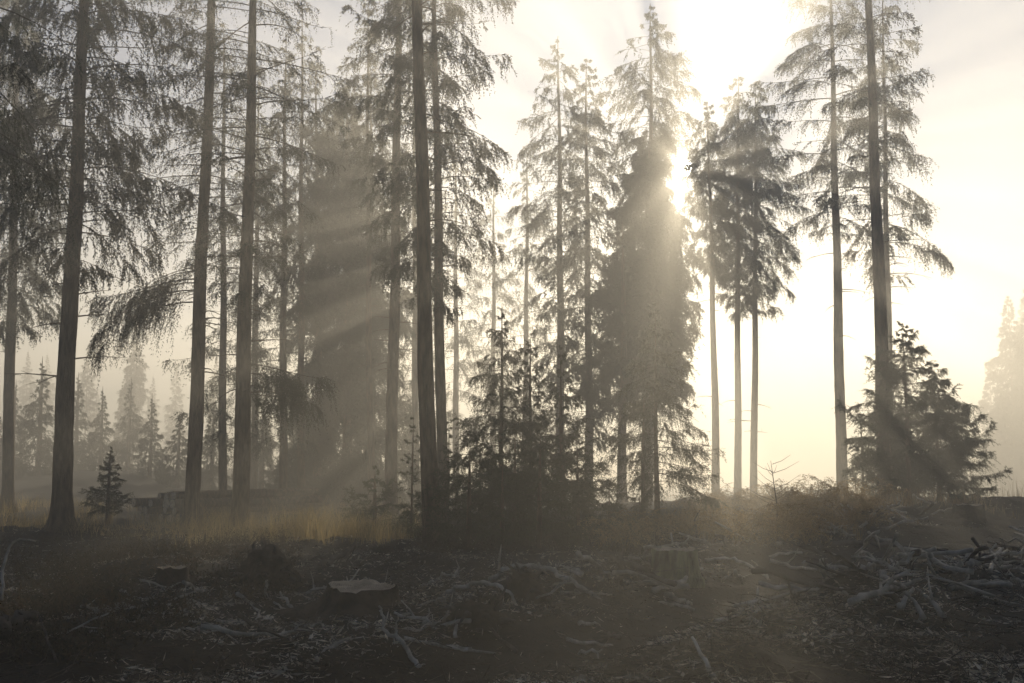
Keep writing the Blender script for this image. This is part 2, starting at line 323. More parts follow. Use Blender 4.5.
midt = [  # px, Y, top px, width, height, profile, n, label
    (300, 48, 304, 8, 24, [(9, 1.6), (13, 2.6), (18, 2.4), (24, .2)], 9, 'hazy spruce with high open crown right of the golden grass end'),
    (372, 47, 368, 8, 24, [(10, 1.4), (14, 2.4), (19, 2.2), (24, .2)], 9, 'hazy spruce with high crown touching the pale mid distance trunk'),
    (282, 46, 288, 9, 22, [(3, 1.5), (8, 2.3), (15, 2.2), (22, .2)], 7, 'hazy spruce right of the thick trunk with root flare'),
    (318, 58, 316, 9, 24, [(4, 1.8), (10, 2.6), (17, 2.2), (24, .2)], 8, 'hazy spruce left of the broad one behind the golden grass'),
    (455, 76, 457, 7, 24, [(5, 2.2), (10, 3.0), (17, 2.5), (24, .2)], 6, 'hazy spruce just right of the nearest middle trunk'),
    (492, 84, 494, 7, 24, [(4, 2.2), (10, 3.0), (17, 2.4), (24, .2)], 6, 'hazy spruce behind the taller clump sapling'),
    (525, 78, 527, 7, 25, [(4, 2.0), (10, 2.8), (18, 2.2), (25, .2)], 6, 'hazy spruce left of the pale slender spruce'),
    (222, 50, 226, 9, 24, [(3, 1.6), (9, 2.4), (16, 2.2), (23, .2)], 6, 'hazy spruce seen between the two left middle trunks'),
    (372, 60, 371, 8, 25, [(5, 1.8), (12, 2.5), (18, 2.0), (25, .2)], 8, 'hazy spruce behind the pale mid distance trunk'),
    (415, 62, 413, 8, 25, [(3, 2.0), (10, 2.4), (17, 2.0), (24, .2)], 8, 'hazy spruce in the gap left of the nearest middle trunk'),
    (256, 66, 258, 8, 26, [(2, 2.0), (10, 2.6), (18, 2.0), (26, .2)], 9, 'distant hazy spruce directly behind the thick trunk with root flare'),
]
for k_, (px, Yd, tp, w, Ht, pr, n, lab) in enumerate(midt):
    spruce(lab, px, 500, tp, w, dict(prof=[(z_, l_*.85) for z_, l_ in pr], n=n*.6, **dict(MID, k=6, nw=.036)), Ht, Y=Yd, seed=40+k_, flare=.2, group='hazy spruces of the middle distance')

# far fading trees: a few kinds, copied
FAR = dict(hang=.5, twig=1.1, k=9, nl=.24, nw=.07, gap=.17, droop=.25, patch=.2)
def far_kind(seed, prof, n, Ht, lab, grp):
    e = empty('spruce_tree', (0, 0, 0), lab, 'tree', grp); rng = R(seed)
    trunk_mb(rng, .17, Ht, .2, sides=8).obj('trunk', ['bark'], e, True)
    crown(rng, prof, n, **(FAR if Ht > 10 else dict(FAR, twig=.5, nl=.12, nw=.035, gap=.1, minL=.05))).obj('crown', ('needle', 'twig'), e); return e
fl1, fg1 = 'fading far spruce trunk and crown in the glowing fog behind the log stack', 'far spruces fading behind the log stack'
fl2, fg2 = 'very faint conical spruce in the fog at the far right edge', 'faint spruces at the far right edge'
fl3, fg3 = 'small hazy young spruce at the fog edge beyond the grassy clearing', 'hazy young spruces beyond the clearing'
kinds = [far_kind(70, [(9, .8), (13, 2.4), (18, 1.7), (23, .5), (25, .05)], 6, 26, fl1, fg1), far_kind(71, [(3, 1.8), (8, 2.7), (15, 1.6), (20, .5), (22, .05)], 6, 23, fl1, fg1)]
rng = R(77); used = set()
def place(kinds, kidx, px, Yd, s, lab, grp):
    p = on(px, Yd); k = kinds[kidx]
    if id(k) not in used:
        used.add(id(k)); k.location = Vector(p); k.scale = (s, s, s); return k
    return dup(k, p, rng.random()*6.28, s, lab, grp)
for px in [-50, 8, 28, 52, 80, 98, 116, 128, 141, 152, 170, 205, 262, 300, 402, 408, 448, 505, 540]:
    place(kinds, int(rng.random() < .35), px+rng.normal(0, 5), 95+rng.random()*45, .4+.22*rng.random(), fl1, fg1)
kr = [far_kind(72, [(1, 3.4), (6, 3.0), (14, 1.8), (20, .2)], 8, 20, fl2, fg2)]
for px, Yd, s in [(1016, 98, .95), (1042, 96, 1.08), (994, 110, .72), (955, 120, .55), (1075, 100, 1.1), (925, 124, .5), (1032, 118, 1.1)]:
    place(kr, 0, px, Yd, s, fl2, fg2)
ky = [far_kind(73, [(.15, 1.6), (3, .9), (5.2, .3), (6, .04)], 13, 6.4, fl3, fg3), far_kind(74, [(.15, 2.0), (2.5, 1.2), (4.2, .35), (5, .04)], 13, 5.4, fl3, fg3)]
for px, Yd, s in [(38, 58, .95), (12, 62, .8), (75, 66, .9), (100, 64, .75), (128, 70, .9), (150, 62, .7), (178, 60, .75), (212, 58, .8), (262, 56, .9), (285, 50, .55), (300, 60, 1.0), (365, 58, .9), (310, 52, .6), (410, 56, .8), (-20, 60, 1)]:
    place(ky, int(rng.random()*2), px, Yd, s, fl3, fg3)

# young spruces
def young(label, px, py, toppy, half, n=26, Y=None, seed=0, group=None, up=.12, droop=.22, hang=.3, w=6, low=.12, topfac=.08, belly=None, dense=.06, k=11, nl=.055, nw=.015, name='young_spruce', stems=()):
    b = gp(px, py) if Y is None else on(px, Y); Yd = b[1]; s = Yd/F
    h = at(512, toppy, Yd)[2]-b[2]; L = half*s
    prof = belly or [(low*h, .85), (.25*h, 1), (.6*h, .55), (h, topfac)]
    prof = [(z, l*L) for z, l in prof]
    e = empty(name, b, label, 'young tree', group)
    t = trunk_mb(R(seed+5), w*s/2, h*1.0, .2, sides=8)
    for dx, hh in stems:
        tube(t, np.array([[dx*s, .25, -.2], [dx*s, .25, hh*h*.5], [dx*s+.05, .2, hh*h]]), [w*s/2, w*s/3, .01], 6)
    t.obj('trunk', ['bark'], e, True)
    c = crown(R(seed), prof, n, up=up, droop=droop, tip=.3, hang=hang, twig=.42, gap=dense, k=k, nl=nl, nw=nw, wood=.012, whorl=h/20, minL=.06, patch=.15)
    c.obj('crown', ('young', 'twig'), e); return e
young('small dark cone shaped spruce beside the log stack', 108, 524, 450, 23, n=34, seed=101, up=.22, hang=.15, k=9, nl=.05, nw=.016)
young('tallest young spruce of the middle clump, open feathery top', 501, 540, 306, 52, n=17, Y=25, seed=102, belly=[(.3, .55), (1.6, .95), (2.6, 1.0), (3.8, .55), (5, .08)], up=.05, hang=.6)
young('second tallest young spruce of the middle clump', 531, 540, 338, 44, n=17, Y=26, seed=103, hang=.5)
young('young spruce at the right of the middle clump, touching the pale slender trunk', 562, 540, 352, 46, n=17, Y=26, seed=104, hang=.45)
young('broad young spruce with drooping arms behind the mossy stump', 657, 526, 316, 66, n=17, Y=26.5, seed=105, up=.05, droop=.42, hang=.55, belly=[(.9, .9), (1.5, 1.0), (2.4, .85), (3.6, .5), (5.2, .08)], stems=[(-13, .62)])
young('thin sparse sapling left of the nearest middle trunk', 413, 530, 415, 22, n=13, Y=27, seed=106, up=.3, hang=.1, dense=.11, w=3, k=8, belly=[(.4, .6), (1.0, 1.0), (2.0, .6), (2.8, .08)])
young('thin sparse sapling between the middle trunk and the clump', 448, 530, 420, 18, n=12, Y=28, seed=107, up=.3, hang=.1, dense=.12, w=3, k=8)
young('low bushy young spruce at the foot of the sparse sapling', 375, 537, 470, 40, n=22, seed=108, up=.2, hang=.1, belly=[(.1, .8), (.5, 1), (1.0, .6), (1.6, .08)])
dk = 'dense dark bushy young spruce filling the foot of the middle clump'; dkg = 'bushy young spruces at the foot of the middle clump'
db = [young(dk, 470, 546, 446, 50, n=15, seed=109, group=dkg, up=.15, hang=.35, belly=[(.08, .9), (.9, 1), (1.4, .7), (2.0, .1)], dense=.06),
      young(dk, 540, 548, 436, 55, n=14, seed=110, group=dkg, up=.15, hang=.35, belly=[(.08, .9), (.9, 1), (1.5, .7), (2.2, .1)], dense=.06)]
for k_, (px, py, s) in enumerate([(503, 547, .85), (578, 546, .9), (445, 540, .7), (515, 536, 1.05), (610, 540, .6), (565, 534, .9), (640, 534, .5), (480, 532, 1.0), (425, 538, .55)]):
    dup(db[k_ % 2], gp(px, py), k_*1.7, s, dk, dkg)
young('bushy young spruce at right, widest of the clump behind the bare trunk', 908, 512, 342, 92, n=20, Y=34, seed=111, up=.12, droop=.2, hang=.3, nl=.065, nw=.019, belly=[(.25, .7), (.6, 1), (1.8, .85), (3.4, .5), (5.3, .06)])
young('young spruce left in the clump behind the bare trunk at right', 888, 512, 385, 46, n=17, Y=35.5, seed=112, nl=.065, nw=.019)
young('young spruce with drooping lower arms at the right of the bushy clump', 938, 512, 372, 70, n=21, Y=35, seed=113, hang=.45, nl=.065, nw=.019, belly=[(.3, .8), (.9, 1), (2.2, .7), (3.4, .4), (4.4, .06)])
young('sparse sapling left of the slimmer tall spruce pair at right', 862, 510, 415, 20, n=14, Y=37, seed=114, dense=.12, w=3, k=8)

# ------------------------------------------------------------------ log stack
lg = 'logs in the stack'; dirv = nrm(np.array([.62, .785, 0])); wid = np.array([-.785, .62, 0])
c0 = gp(180, 522); rng = R(200); logm = []
for v_ in range(3):
    mb = MB(); n = 10; a = np.arange(n)*2*math.pi/n; Ln = 6.4
    ring = np.stack([0*a, np.cos(a), np.sin(a)], 1)
    for t, r in ((0, .135), (Ln, .115)): mb.add(ring*[0, r, r]+[t, 0, 0])
    mb.q.append(np.stack([np.arange(n), (np.arange(n)+1) % n, n+(np.arange(n)+1) % n, n+np.arange(n)], 1)); mb.qm.append(np.zeros(n))
    for s_, t in ((0, -.002), (n, Ln+.002)):
        r = .128 if s_ == 0 else .108; mb.add(np.concatenate([[[t, 0, 0]], ring*[0, r, r]+[t, 0, 0]]), [[0, b+1, (b+1) % n+1] for b in range(n)], m=1)
    logm.append(mb.mesh('cut_log', ['bark', 'cut']))
for row in range(4):
    for cidx in range(9-row-(2 if row == 3 else 0)):
        p = c0+wid*(.27*cidx+.135*row)+np.array([0, 0, .12+.225*row+rng.normal(0, .015)])+dirv*rng.normal(0, .2)
        o = link('cut_log', logm[rng.integers(3)]); o.location = Vector(p); o.rotation_mode = 'XYZ'
        o.rotation_euler = (rng.random()*6, rng.normal(0, .008), math.atan2(dirv[1], dirv[0])+rng.normal(0, .015)); q_ = .75+.4*rng.random(); o.scale = (.9+.12*rng.random(), q_, q_)
        tag(o, 'round cut log lying in the hazy log stack behind the left trunks', 'log', lg)

# ------------------------------------------------------------------ stumps
def stump(label, px, py, wpx, hpx, seed, bark='root', flare=.5, tilt=0, moss=False):
    p = gp(px, py); s = p[1]/F; r, h = wpx*s/2, hpx*s; rng = R(seed); n = 40; a = np.arange(n)*2*math.pi/n
    e = empty('tree_stump', p, label, 'stump'); ph = rng.random(6)*6.28
    rim = 1+.07*np.sin(2*a+ph[0])+.06*np.sin(3*a+ph[1])+.04*np.sin(7*a+ph[2]); lob = np.maximum(0, np.sin(3*a+ph[3]))**2+.8*np.maximum(0, np.sin(2*a+ph[4]))**3
    topz = h*(1+tilt*np.cos(a+ph[5]))+.012*np.sin(5*a+ph[1])*min(1, h*3)+.012*rng.normal(size=n)*min(1, h*2)
    zz = np.array([-.35, -.05, .08, .2, .4, .65, .9, 1.0]); mb = MB(); V = []
    for z in zz:
        f = flare*math.exp(-max(z, -.1)*3.2)
        rr = r*rim*(1+f*(.3+lob))*(1+.05*(rng.random(n)-.5)+.03*np.sin(13*a+ph[2]))*(1 if z < .95 else .985)
        V.append(np.stack([rr*np.cos(a), rr*np.sin(a), z*topz], 1))
    V = np.array(V); k = len(zz); i, j = np.meshgrid(np.arange(k-1), np.arange(n), indexing='ij'); i, j = i.ravel(), j.ravel(); j2 = (j+1) % n
    mb.add(V.reshape(-1, 3), None, np.stack([i*n+j, i*n+j2, (i+1)*n+j2, (i+1)*n+j], 1)); mb.obj('bark', [bark], e, True)
    mb = MB(); rings = [0, .25, .5, .75, .97]; W = [np.array([[0, 0, topz.mean()-.01]])]
    for g in rings[1:]: W.append(np.stack([V[-1][:, 0]*g, V[-1][:, 1]*g, topz.mean()*(1-g)+topz*g+.012*(rng.random(n)-.5)+(.004 if g > .9 else 0)], 1))
    W = np.concatenate(W); t = [[0, 1+b, 1+(b+1) % n] for b in range(n)]; q = [[1+g*n+b, 1+(g+1)*n+b, 1+(g+1)*n+(b+1) % n, 1+g*n+(b+1) % n] for g in range(3) for b in range(n)]
    mb.add(W, t, q); mb.obj('cut_face', ['ring'], e)
    return e
stump('wide low stump with pale cut face in the middle foreground', 360, 613, 62, 26, 301, flare=1.3, tilt=.1)
stump('mossy yellow green stump at the head of the brush ridge', 676, 576, 46, 26, 302, 'moss', flare=.2)
stump('small stump with a pale cut face left of the dark root mounds', 172, 587, 28, 19, 303, flare=.3)
stump('hazy stump on the right hand crest beside the bushy young spruces', 970, 519, 28, 14, 304, flare=.15)

def mound(label, px, py, wpx, hpx, seed):      # upturned root plate: lumpy soil with root ends
    p = gp(px, py); s = p[1]/F; r, h = wpx*s/2, hpx*s; rng = R(seed); nu, nv = 40, 16; e = empty('root_mound', p, label, 'root mound')
    a = np.arange(nu)*2*math.pi/nu; V = []
    for v in np.linspace(0, 1, nv):
        th = v*math.pi/2; x, y, z = np.cos(a)*math.cos(th), np.sin(a)*math.cos(th), np.full(nu, math.sin(th))
        nz = 1+math.cos(th)**.5*(.5*vnoise(x*2.2+seed, y*2.2+z*2)+.35*vnoise(x*5+seed, y*5+z*5)+.2*vnoise(x*11, y*11+z*9))
        V.append(np.stack([x*r*nz, y*r*.7*nz, z*h*nz-.08], 1))
    V = np.array(V); i, j = np.meshgrid(np.arange(nv-1), np.arange(nu), indexing='ij'); i, j = i.ravel(), j.ravel(); j2 = (j+1) % nu
    mb = MB(); mb.add(V.reshape(-1, 3), None, np.stack([i*nu+j, i*nu+j2, (i+1)*nu+j2, (i+1)*nu+j], 1)); mb.obj('soil', ['root'], e, True)
    for _ in range(20):
        mb = MB(); th, ph = rng.random()*1.2+.1, rng.random()*6.28; d = np.array([math.cos(ph)*math.cos(th), math.sin(ph)*math.cos(th)*.7, math.sin(th)])
        b = d*np.array([r, r, h])*.85; t = np.linspace(0, 1, 6)[:, None]; L = r*(.3+.6*rng.random())
        pts = b+d*L*t+rng.normal(0, .25, 3)*L*t**2+np.array([0, 0, -.5])*L*t**2
        tube(mb, pts, np.linspace(.03, .006, 6)*(.5+rng.random()), 5)
        mb.obj('root', ['darkstick'], e)
    return e
mound('dark upturned root mound under the thick flared trunk', 268, 584, 62, 40, 311)
mound('dark root mound beneath the small arched branch', 478, 622, 62, 26, 312)
mound('dark rotten stump mound under the longer arched branch', 524, 600, 44, 34, 313)

# ------------------------------------------------------------------ dead branches
def stick(label, pix, r, seed, lift=None, group=None, m='stick', twigs=0, name='dead_branch', ends=None, Ys=None):
    """a branch through photo points; each point lies on the ground plus a lift in metres"""
    rng = R(seed); P = []
    for k, (px, py) in enumerate(pix):
        if Ys is not None: p = at(px, py, Ys[k])
        else:
            lf = lift[k] if lift else 0.0
            p = gp(px, py+ (0 if not lf else lf*F/12)); p = p+np.array([0, 0, r*.6+lf])
        P.append(p)
    P = np.array(P); t = np.linspace(0, 1, len(P)); tt = np.linspace(0, 1, max(8, 4*len(P)))
    pts = np.stack([np.interp(tt, t, P[:, c]) for c in range(3)], 1)
    for _ in range(2): pts[1:-1] = (pts[:-2]+2*pts[1:-1]+pts[2:])/4
    pts[1:-1] += rng.normal(0, r*.35, pts[1:-1].shape)
    mb = MB(); tube(mb, pts, np.linspace(r, r*.45, len(pts)), 7, jit=.12, rng=rng)
    for _ in range(twigs):
        k = rng.integers(2, len(pts)-2); d = nrm(pts[k+1]-pts[k-1]); e = nrm(d*.7+rng.normal(0, .6, 3)+np.array([0, 0, .25])); L = .15+.35*rng.random()
        tube(mb, np.stack([pts[k], pts[k]+e*L*.5+rng.normal(0, .02, 3), pts[k]+e*L]), [r*.45, r*.35, r*.15], 5)
    o = mb.mesh(name, [m], True); ob = link(name, o); c = np.mean(P, 0); o.transform(Matrix.Translation(Vector(-c))); ob.location = Vector(c)
    return tag(ob, label, 'branch', group)
Y1 = gp(316, 664)[1]; Y2 = gp(420, 668)[1]
stick('pale bent branch curving over the foreground below the wide stump', [(316, 662), (326, 649), (345, 640), (370, 637), (396, 637)], .026, 401, Ys=[Y1, Y1+.3, Y1+.5, Y1+.7, Y1+.8])
stick('pale forked branch standing behind the bent branch', [(420, 667), (410, 655), (399, 638), (382, 630), (384, 618), (379, 606)], .025, 402, Ys=[Y2, Y2+.15, Y2+.3, Y2+.4, Y2+.5, Y2+.5], twigs=1)
stick('short upright prong rising from the forked branch', [(399, 640), (395, 630), (398, 613)], .014, 403, Ys=[Y2+.3]*3)
stick('long pale stick lying right of the forked branch', [(404, 640), (430, 645), (462, 651), (496, 655)], .022, 404, twigs=1)
Y3 = gp(603, 601)[1]
stick('long arched branch bowing over the dark stump mound', [(489, 580), (512, 567), (540, 566), (565, 575), (585, 590), (602, 601)], .042, 405, Ys=[Y3+.7, Y3+.6, Y3+.4, Y3+.3, Y3+.1, Y3], twigs=2)
Y4 = gp(515, 606)[1]
stick('small arched branch over the lower root mound', [(447, 592), (470, 584), (496, 584), (510, 592), (518, 607)], .03, 406, Ys=[Y4+.3, Y4+.2, Y4+.1, Y4, Y4])
Y5 = gp(715, 680)[1]
stick('straight stick poking up out of the dark track', [(715, 681), (704, 660), (692, 637)], .022, 407, Ys=[Y5, Y5+.25, Y5+.5])
stick('mossy dead pole leaning on the root mound', [(290, 583), (318, 568), (342, 554), (358, 545)], .06, 408, Ys=[16.2, 16.8, 17.4, 17.8], m='darkstick')
stick('dark curved stick at the left edge of the photo', [(2, 600), (3, 565), (10, 545), (20, 538), (36, 541)], .018, 409, Ys=[11.6, 11.8, 12, 12.1, 12.2])
stick('pale sawn log end in the dark left foreground', [(-25, 633), (8, 624), (35, 613)], .09, 410, Ys=[10.2, 10.5, 10.8], m='darkstick', name='fallen_log')
stick('thin stick leaning against the sawn log', [(57, 662), (47, 638), (38, 612)], .013, 411, Ys=[9.6, 9.9, 10.3], m='darkstick')
stick('pair of pale twigs in the left foreground, upper one', [(190, 622), (215, 626), (240, 642)], .015, 412, twigs=1)
stick('thin twig in the left foreground below the upper pale one', [(180, 628), (205, 633), (222, 631), (238, 644)], .012, 413)
stick('slender stick right of the small stump', [(274, 603), (288, 612), (316, 618)], .013, 414)
stick('flat pale stick lying before the wide stump', [(258, 642), (285, 637), (305, 630)], .018, 415)
stick('thick branch angled up against the mossy stump', [(653, 593), (672, 587), (690, 577), (703, 568)], .045, 416, lift=[0, .05, .1, .16], twigs=1)
stick('short thick limb lying below the mossy stump', [(665, 597), (680, 602), (692, 606)], .04, 417)
stick('level branch between the arched branch and the mossy stump', [(560, 594), (590, 594), (612, 596)], .025, 418)
stick('thin upright snag with forked tip beside the mossy stump', [(698, 548), (697, 530), (694, 520), (700, 510)], .02, 419, Ys=[20.5]*4, m='darkstick', twigs=3)
stick('long fallen log along the top of the upper bank', [(824, 541), (870, 542), (910, 545), (948, 548)], .05, 420, lift=[.08]*4, m='darkstick', twigs=2)
stick('dark stick poking up from the near brush ridge', [(847, 607), (858, 595), (866, 582)], .016, 421, Ys=[12.2, 12.3, 12.4], m='darkstick')
stick('thick broken branch reaching across the near brush ridge', [(850, 606), (880, 597), (905, 588), (922, 583)], .035, 422, lift=[.1, .14, .16, .2])
ridge_sticks = [([(900, 612), (906, 600), (914, 592)], .03, 'thick stub leaning in the middle of the near brush ridge'),
    ([(925, 622), (916, 606), (905, 596)], .026, 'bent stick fanning towards the viewer from the near brush ridge'),
    ([(945, 618), (930, 604), (918, 594)], .028, 'pale split stick on the front slope of the near brush ridge'),
    ([(968, 566), (985, 560), (1008, 548)], .04, 'thick broken limb at the far end of the near brush ridge'),
    ([(990, 572), (994, 560), (1004, 545)], .03, 'short upright stub at the far end of the near brush ridge'),
    ([(950, 590), (975, 584), (1010, 583)], .035, 'long level limb across the top of the near brush ridge'),
    ([(880, 575), (892, 584), (906, 592)], .035, 'thick sawn limb end poking back from the near brush ridge'),
    ([(770, 560), (800, 566), (838, 572)], .03, 'long pale stick lying down the front of the upper bank'),
    ([(705, 560), (730, 556), (752, 562), (768, 578)], .03, 'bowed branch drooping over the upper bank beside the mossy stump')]
for k_, (pix, r, lab) in enumerate(ridge_sticks): stick(lab, pix, r, 440+k_, lift=[.06, .14, .22, .1][:len(pix)], twigs=1)
# loose sticks heaped along the two banks
def heap(label, group, line, cnt, spread, r0, seed, ml=(.35, 1.3), h=.28, m='stick', along=.5):
    rng = R(seed); line = np.array(line); seg = np.hypot(*np.diff(line, axis=0).T); cum = np.concatenate([[0], np.cumsum(seg)])
    base = []
    for v_ in range(9):
        mb = MB(); t = np.linspace(-.5, .5, 8); b = rng.normal(0, .1, 2)
        pts = np.stack([t, b[0]*(t*t)*4*.3+.02*rng.normal(size=8), b[1]*(t*t)*4*.3+.015*rng.normal(size=8)], 1)
        tube(mb, pts, np.linspace(1, .45, 8)*.028, 6, jit=.3, rng=rng)
        for _ in range(rng.integers(0, 4)):
            k = rng.integers(1, 7); e = nrm(np.array([.7, rng.normal(0, .7), rng.normal(0, .5)])); L = .12+.2*rng.random()
            tube(mb, np.stack([pts[k], pts[k]+e*L*.5+rng.normal(0, .015, 3), pts[k]+e*L]), [.014, .01, .004], 4)
        base.append(mb.mesh('broken_stick', [m if v_ % 3 else 'darkstick'], True))
    for _ in range(cnt):
        s = rng.random()*cum[-1]; x, y = np.interp(s, cum, line[:, 0]), np.interp(s, cum, line[:, 1])
        k = min(len(seg)-1, np.searchsorted(cum, s)-1); ang = math.atan2(line[k+1][1]-line[k][1], line[k+1][0]-line[k][0])
        off = rng.normal(0, spread); x, y = x-math.sin(ang)*off, y+math.cos(ang)*off
        L = ml[0]+(ml[1]-ml[0])*rng.random()**1.7; o = link('broken_stick', base[rng.integers(9)])
        o.location = (x, y, float(H(x, y))+.03+h*rng.random()**2*max(0, 1-abs(off)/spread/1.6))
        o.rotation_euler = (rng.random()*6, rng.normal(0, .28), (ang if rng.random() < along else ang+1.2)+rng.normal(0, .6)); o.scale = (L, r0*(.6+.9*rng.random()), r0*(.6+.9*rng.random()))
        tag(o, label, 'stick', group)
heap('broken grey stick heaped in the near brush ridge at lower right', 'sticks of the near brush ridge', RID_A[1:4], 105, .38, 1.0, 501, (.4, 1.7))
heap('broken stick strewn along the upper bank behind the muddy track', 'sticks along the upper bank', RID_B[:4], 85, .5, 1.05, 502, (.4, 1.6))
heap('thin grey stick scattered on the littered forest floor', 'sticks scattered on the forest floor', [(-5, 13), (-1.5, 12.2), (1.2, 13.5)], 70, 1.6, .7, 503, (.25, 1.2), .06)

# ------------------------------------------------------------------ ground cover
def scatter_px(rng, n, x0, x1, y0, y1):
    """random ground points, even over a stretch of floor seen between two distances"""
    yy = 1/(1/y1+(1/y0-1/y1)*rng.random(n)); xx = (x0+(x1-x0)*rng.random(n))*yy; return xx, yy
rng = R(600); mb = MB()
x, y = scatter_px(rng, 80000, -.52, .52, 7.0, 30)
dt = pdist(x, y, TRACK); keep = (dt > .75+.3*rng.random(len(x))) | (rng.random(len(x)) < .12)
keep &= (vnoise(x*.7+3, y*.7)+.6*vnoise(x*2.1, y*2.1+9)+.3+.25*np.exp(-((y-19)/5.0)**2)+.35*(rng.random(len(x))-.5)) > .1; x, y = x[keep], y[keep]
z = H(x, y)+.012+.03*rng.random(len(x))**2; n = len(x); c = np.stack([x, y, z], 1)
d = rng.normal(size=(n, 3)); d[:, 2] *= .3; d = nrm(d); s = nrm(np.cross(d, rng.normal(size=(n, 3))*[.4, .4, 1]))
l = (.01+.07*rng.random(n)**2.5)[:, None]; w = (.003+.016*rng.random(n)**2)[:, None]
v = np.stack([c-d*l, c+s*w, c+d*l+np.array([0, 0, .01]), c-s*w], 1).reshape(-1, 3); mb.add(v, None, np.arange(4*n).reshape(-1, 4))
tag(mb.obj('leaf_litter', ['litter']), kind='stuff')
mb = MB(); rng = R(601)      # fine twigs
x, y = scatter_px(rng, 5000, -.5, .55, 7.5, 26); wt = np.exp(-(pdist(x, y, RID_A)/.9)**2)+np.exp(-(pdist(x, y, RID_B)/1.0)**2)+.3
kp = rng.random(len(x)) < wt; x, y = x[kp], y[kp]; n = len(x)
o = np.stack([x, y, H(x, y)+.02+.05*rng.random(n)], 1); d = rng.normal(size=(n, 3)); d[:, 2] = .15*d[:, 2]+.05; d = nrm(d)
for oo, dd, L in zip(o, d, .1+.4*rng.random(n)**2):
    tube(mb, np.stack([oo, oo+dd*L*.5+rng.normal(0, .02, 3), oo+dd*L+rng.normal(0, .03, 3)]), [.006, .005, .003], 3, 0, False)
tag(mb.obj('twig_debris', ['darkstick']), kind='stuff')
def blades(name, mt, x, y, h0, h1, w, seed, lean=.35):
    rng = R(seed); n = len(x); c = np.stack([x, y, H(x, y)-.02], 1); h = ((h0+(h1-h0)*rng.random(n))*np.clip(1+1.3*vnoise(x*1.1+4, y*1.1), .3, 1.7))[:, None]
    ph = rng.random(n)*6.28; s = np.stack([np.cos(ph), np.sin(ph), 0*ph], 1)*w; ln = rng.normal(0, lean, (n, 3)); ln[:, 2] = 0
    m_ = c+np.array([0, 0, 1.])*h*.55+ln*h*.3; t = c+np.array([0, 0, 1.])*h*(1-.3*np.abs(ln[:, :1]))+ln*h
    v = np.stack([c-s, c+s, m_+s*.7, m_-s*.7, t], 1).reshape(-1, 3); b = np.arange(n)[:, None]*5
    mb = MB(); mb.add(v, b+np.array([[3, 2, 4]]), b+np.array([[0, 1, 2, 3]])); return tag(mb.obj(name, [mt]), kind='stuff')
rng = R(610)
def patch(px0, px1, Y0, Y1, n):
    yy = Y0+(Y1-Y0)*rng.random(n); px = px0+(px1-px0)*rng.random(n); xx = (px-512)/F*yy*1.0
    k = vnoise(xx*1.3, yy*1.3)+.5 > .35+.3*rng.random(n); return xx[k], yy[k]
def gpatch(c, sg, Y0, Y1, n):
    yy = Y0+(Y1-Y0)*rng.random(n); xx = (rng.normal(c, sg, n)-512)/F*yy; k = (vnoise(xx*1.5, yy*1.5)+.5 > .25+.4*rng.random(n)) & (xx < -1.9-.8*rng.random(n)*(yy < 27)); return xx[k], yy[k]
a = [gpatch(310, 60, 22, 32, 11000), patch(-20, 110, 26, 31, 1200), patch(-20, 120, 32, 46, 3500), patch(130, 420, 32, 45, 5000)]
blades('grass', 'drygrass', np.concatenate([q[0] for q in a]), np.concatenate([q[1] for q in a]), .2, .6, .006, 611)
a = [patch(680, 860, 22, 33, 4500), patch(840, 1040, 27, 35, 3500), patch(560, 700, 24, 30, 2500)]
blades('bank_grass', 'bracken', np.concatenate([q[0] for q in a]), np.concatenate([q[1] for q in a]), .12, .45, .006, 612)
q = patch(105, 250, 25, 31, 3000); blades('low_grass', 'drygrass', q[0], q[1], .08, .24, .006, 613)
# low brown undergrowth in the shade at left and under the clump
rng = R(620); mb = MB(); q = [patch(-30, 300, 13, 27, 2200), patch(420, 700, 20, 26, 1500), patch(-30, 200, 10, 15, 900)]
x = np.concatenate([p[0] for p in q]); y = np.concatenate([p[1] for p in q]); n = len(x); o = np.stack([x, y, H(x, y)], 1)
for _ in range(3):
    d = rng.normal(0, .5, (n, 3)); d[:, 2] = 1; sprays(mb, o+rng.normal(0, .05, (n, 3))*[1, 1, 0], d, .1+.3*rng.random(n), 8, .07, .016, rng)
tag(mb.obj('undergrowth', ['heath']), kind='stuff')
# dead bracken fronds
bk, bkg = 'rust brown dead bracken clump on the upper bank in front of the bright fog', 'bracken along the upper bank'
def bracken(seed):
    rng = R(seed); e = empty('bracken_plant', (0, 0, 0), bk, 'fern', bkg); st, fr = MB(), MB()
    for _ in range(9):
        ph = rng.random()*6.28; L = .5+.55*rng.random(); t = np.linspace(0, 1, 9); out, ben = .25+.4*rng.random(), .3+.5*rng.random()
        rd = np.array([math.cos(ph), math.sin(ph), 0]); pts = rd*(L*(out*t+.45*t**2.2))[:, None]+np.array([0, 0, 1.])*(L*(t*1.0-ben*t**2.5))[:, None]
        tube(st, pts, np.linspace(.008, .002, 9), 4, 0, False)
        k = rng.integers(2, 9, 26); o = pts[k]+rng.normal(0, .02, (26, 3)); sd = np.cross(rd, [0, 0, 1.])
        d = sd*rng.choice([-1, 1], 26)[:, None]+rd*.5+rng.normal(0, .35, (26, 3))+np.array([0, 0, -.3]); sprays(fr, o, d, .1+.16*rng.random(26), 7, .04, .016, rng, .3)
    st.obj('stem', ['bracken'], e); fr.obj('frond', ['bracken'], e); return e
bv = [bracken(s) for s in (701, 702, 703)]; rng = R(710)
